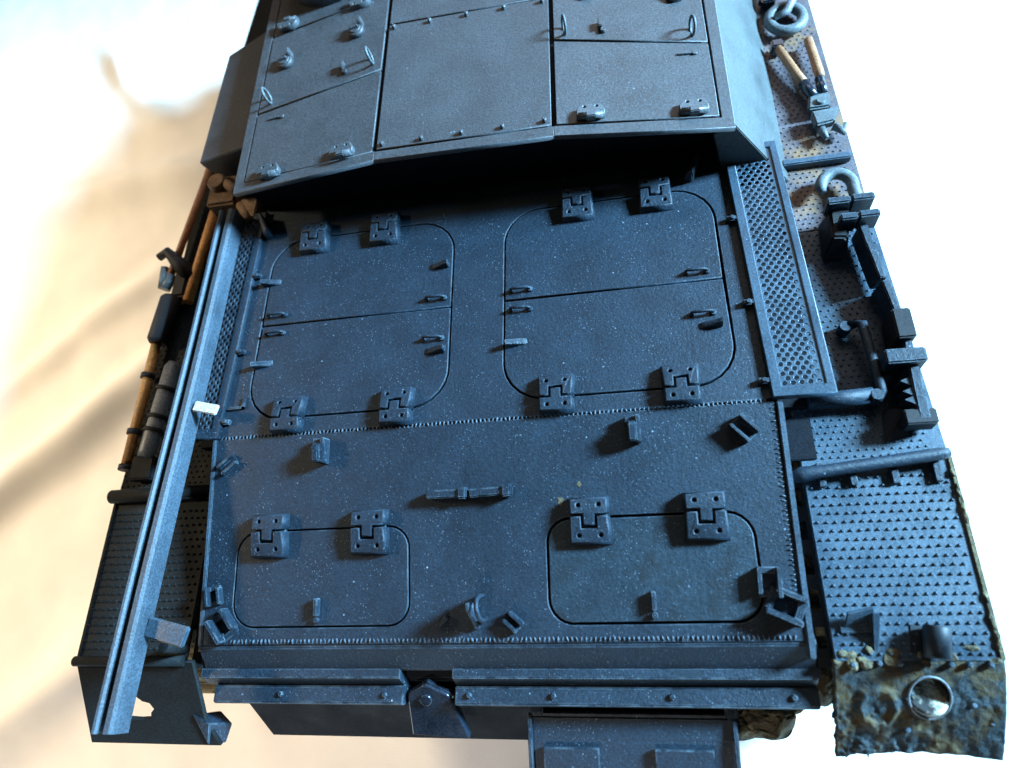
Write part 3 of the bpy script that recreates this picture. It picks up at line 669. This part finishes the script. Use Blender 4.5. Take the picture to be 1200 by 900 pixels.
# right: bolt cutter
def at(x, y, z=0): return (x, y, z)
k = thing('bolt_cutter', 'open bolt cutter with two tan wooden handles on the right fender beside the superstructure', 'bolt cutter', T(3.78, 3.6, zt))
def add(parent, name, me, m_): return link(name, me, m_, parent)
add(k, 'handle', tube([(3.49, 4.55, zt + .1), (3.64, 4.05, zt + .1), (3.70, 3.90, zt + .1)], [.05, .055, .05], 12), M_wood)
add(k, 'handle', tube([(3.84, 4.58, zt + .1), (3.87, 4.05, zt + .1), (3.87, 3.95, zt + .1)], [.05, .055, .05], 12), M_wood)
add(k, 'grip_socket', join(tube([(3.68, 3.92, zt + .1), (3.76, 3.68, zt + .1)], .06, 12), tube([(3.86, 3.95, zt + .1), (3.86, 3.70, zt + .1)], .055, 12)), M_gloss)
add(k, 'jaw', join(hull([(3.70, 3.70, zt + .05), (3.92, 3.72, zt + .05), (3.66, 3.5, zt + .05), (3.90, 3.5, zt + .05), (3.70, 3.70, zt + .14), (3.92, 3.72, zt + .14), (3.66, 3.5, zt + .14), (3.90, 3.5, zt + .14)], .02),
    hull([(3.68, 3.46, zt + .04), (3.98, 3.48, zt + .04), (3.70, 3.25, zt + .04), (3.90, 3.28, zt + .04), (3.68, 3.46, zt + .15), (3.98, 3.48, zt + .15), (3.70, 3.25, zt + .15), (3.90, 3.28, zt + .15)], .02),
    tube([(3.76, 3.24, zt + .08), (3.80, 3.10, zt + .08)], [.05, .025], 10), tube([(3.90, 3.26, zt + .08), (3.98, 3.16, zt + .08), (4.02, 3.28, zt + .08)], [.045, .04, .02], 10), cyl(3.80, 3.58, zt, zt + .17, .05, 12)), M_lt)
add(k, 'clamp', box(3.42, 4.50, zt, 3.56, 4.62, zt + .16, .02), M_gloss)
# right: tow shackle ring
s_ = thing('tow_shackle', 'round tow shackle with a bent rod through it, at the top of the right fender', 'tow shackle', T(3.66, 5.05, zt))
add(s_, 'ring', tube([(3.66 + .19 * math.cos(a), 5.0 + .20 * math.sin(a), zt + .08) for a in [i * 2 * math.pi / 24 for i in range(25)]], .062, 12, caps=False), M_lt)
add(s_, 'rod', tube([(3.52, 4.98, zt + .14), (3.66, 5.02, zt + .16), (3.80, 5.28, zt + .2), (3.86, 5.50, zt + .2)], [.03, .05, .05, .04], 10), M_steel)
s2 = thing('coiled_clamp', 'dark metal clamp above the tow shackle at the photo top edge', 'clamp', T(3.52, 5.4, zt))
add(s2, 'jaw', join(tube([(3.45, 5.35, zt + .06), (3.50, 5.55, zt + .1), (3.62, 5.6, zt + .1)], .06, 10), box(3.42, 5.28, zt, 3.58, 5.42, zt + .14, .02)), M_gloss)
# divider bar (part of the tank) + tread patch
link('fender_rib', box(3.30, 2.82, ZF, 4.0, 2.90, ZF + .10, .012), M_fend, TANK)
# right: S shaped tow hook
pts = []
for i in range(15):
    a = R(200 - 215 * i / 14); pts.append((3.77 + .155 * math.cos(a), 2.42 + .17 * math.sin(a), zt + .12))
pts += [(3.93, 2.25, zt + .12), (3.85, 2.08, zt + .12), (3.80, 1.98, zt + .10)]
hk = thing('tow_hook', 'pale grey C-shaped tow hook lying on the right fender behind the thin cross rib', 'tow hook', T(3.77, 2.35, zt))
add(hk, 'hook', tube(pts, [.03, .05] + [.062] * (len(pts) - 4) + [.06, .055], 12), M_lt)
# right: vehicle jack
jk = thing('vehicle_jack', 'long upright-toothed vehicle jack lying along the outer edge of the right fender', 'jack', T(3.95, .9, zt))
add(jk, 'head', join(box(3.56, 2.02, zt + 0.161, 3.78, 2.10, zt + 0.392, .015), box(3.79, 2.03, zt + 0.161, 4.00, 2.11, zt + 0.392, .015)), M_paint)
add(jk, 'head', join(box(3.64, 1.80, zt + 0.184, 3.80, 1.88, zt + 0.415, .015), box(3.81, 1.81, zt + 0.184, 4.0, 1.89, zt + 0.415, .015)), M_paint)
add(jk, 'base_block', hull([(3.50, 1.60, zt), (3.74, 1.60, zt), (3.54, 2.05, zt), (3.8, 2.05, zt), (3.58, 1.72, zt + 0.253), (3.72, 1.7, zt + 0.253), (3.60, 2.03, zt + 0.276), (3.8, 2.03, zt + 0.276)], .02), M_rub)
add(jk, 'shaft', join(hull([(3.80, 1.80, zt + 0.050), (3.94, 1.80, zt + 0.050), (3.86, 1.2, zt + 0.050), (3.98, 1.2, zt + 0.050), (3.82, 1.80, zt + 0.300), (3.90, 1.80, zt + 0.300), (3.90, 1.2, zt + 0.276), (3.96, 1.2, zt + 0.276)], .01),
     hull([(3.88, 1.18, zt), (4.02, 1.18, zt), (3.94, .62, zt), (4.08, .62, zt), (3.92, 1.18, zt + 0.253), (3.99, 1.18, zt + 0.253), (3.98, .62, zt + 0.253), (4.05, .62, zt + 0.253)], .01),
     hull([(3.92, .60, zt), (4.06, .60, zt), (3.92, -.22, zt), (4.08, -.22, zt), (3.96, .60, zt + 0.288), (4.03, .60, zt + 0.288), (3.95, -.22, zt + 0.230), (4.05, -.22, zt + 0.230)], .012)), M_paint)
add(jk, 'collar', box(3.90, .52, zt, 4.06, .82, zt + 0.346, .015), M_rub)
add(jk, 'cross_block', box(3.76, .28, zt + 0.050, 4.10, .42, zt + 0.346, .015), M_paint)
add(jk, 'tooth', join(*[hull([(3.86, y, zt + 0.020), (3.95, y + .02, zt + 0.020), (3.95, y - .06, zt + 0.020), (3.87, y - .01, zt + 0.230), (3.95, y + .02, zt + 0.230), (3.95, y - .06, zt + 0.230)]) for y in (.16, .06, -.02)]), M_paint)
add(jk, 'foot', join(box(3.84, -.26, zt + 0.040, 4.10, -.12, zt + 0.230, .012), hull([(3.70, -.36, zt), (3.9, -.30, zt), (3.74, -.02, zt), (3.98, -.05, zt), (3.86, -.08, zt + 0.138), (3.9, -.1, zt + 0.138)], .01)), M_rub)
# left: two cleaning rods, clamp, cylinder, extinguisher
r1 = thing('cleaning_rod', 'long ochre wooden cleaning rod nearest the trough along the left fender', 'rod', T(-3.7, 3.3, zt), 'wooden rods on the left fender')
add(r1, 'shaft', tube([(-3.62, 3.9, zt + .08), (-3.78, 1.95, zt + .08)], .065, 12), M_wood2)
r2 = thing('cleaning_rod', 'thin tan rod on the outermost left fender edge, running forward under the side box', 'rod', T(-4.0, 2.5, zt), 'wooden rods on the left fender')
add(r2, 'shaft', tube([(-3.88, 4.4, zt + .06), (-4.12, 2.2, zt + .10)], .045, 12), M_wood)
add(r2, 'tip', tube([(-4.08, 2.36, zt + .10), (-4.13, 2.16, zt + .10)], .06, 12), M_lt)
r3 = thing('cleaning_rod', 'ochre rod with dark collars on the outer left fender, behind the black cylinder', 'rod', T(-4.1, .5, zt), 'wooden rods on the left fender')
add(r3, 'shaft', tube([(-4.07, 1.5, zt + .10), (-4.10, -.14, zt + .08)], .055, 12), M_wood2)
for y in (1.0, .30, -.12): add(r3, 'collar', tube([(-4.085, y, zt + .09), (-4.087, y - .06, zt + .09)], .078, 12), M_rub)
c1 = thing('rod_clamp', 'black two-jawed clamp sticking out past the left fender edge', 'clamp', T(-4.1, 2.5, zt))
add(c1, 'jaw', join(tube([(-3.82, 2.30, zt + .08), (-4.0, 2.52, zt + .16), (-4.14, 2.66, zt + .20), (-4.26, 2.60, zt + .18)], [.10, .09, .06, .05], 12), box(-4.0, 2.0, zt, -3.8, 2.5, zt + .16, .03)), M_rub)
add(c1, 'screw', tube([(-4.19, 2.48, zt + .12), (-4.20, 2.20, zt + .08)], .05, 10), M_lt)
c2 = thing('black_cylinder', 'plain black cylinder on the outer left fender between the clamp and the collared rod', 'cylinder', T(-4.05, 1.7, zt))
add(c2, 'body', tube([(-3.98, 2.02, zt + .13), (-3.985, 1.98, zt + .13), (-4.03, 1.42, zt + .13), (-4.032, 1.38, zt + .13)], [.09, .12, .12, .09], 20), M_rub)
c3 = thing('fire_extinguisher', 'grey strapped cylinder on the left fender next to the trough', 'extinguisher', T(-3.85, .4, zt))
add(c3, 'body', tube([(-3.74, 1.10, zt + .12), (-3.75, 1.04, zt + .12), (-3.83, .02, zt + .12), (-3.84, -.06, zt + .12)], [.06, .09, .09, .08], 18), M_steel)
for y in (.78, .44, .28): add(c3, 'strap', tube([(-3.75 - .078 * (1.04 - y), y, zt + .12), (-3.755 - .078 * (1.04 - y), y - .045, zt + .12)], .108, 18), M_rub)
add(c3, 'block', box(-4.0, -.30, zt, -3.72, -.04, zt + .13, .015), M_fendL)
# left fender cross tube and floor under the superstructure overhang
link('cross_tube', tube([(-4.22, -.46, ZF + .06), (-2.95, -.46, ZF + .06)], .075, 14), M_fendL, TANK)
link('bracket_cluster', join(box(-3.5, 3.05, -.3, -3.1, 3.5, .1, .03), tube([(-3.3, 3.4, .1), (-3.0, 3.1, .2)], .06, 10), cyl(-3.35, 3.35, .05, .2, .12, 12)), M_rust, TANK)

for me in list(bpy.data.meshes):
    if me.users == 0: bpy.data.meshes.remove(me)
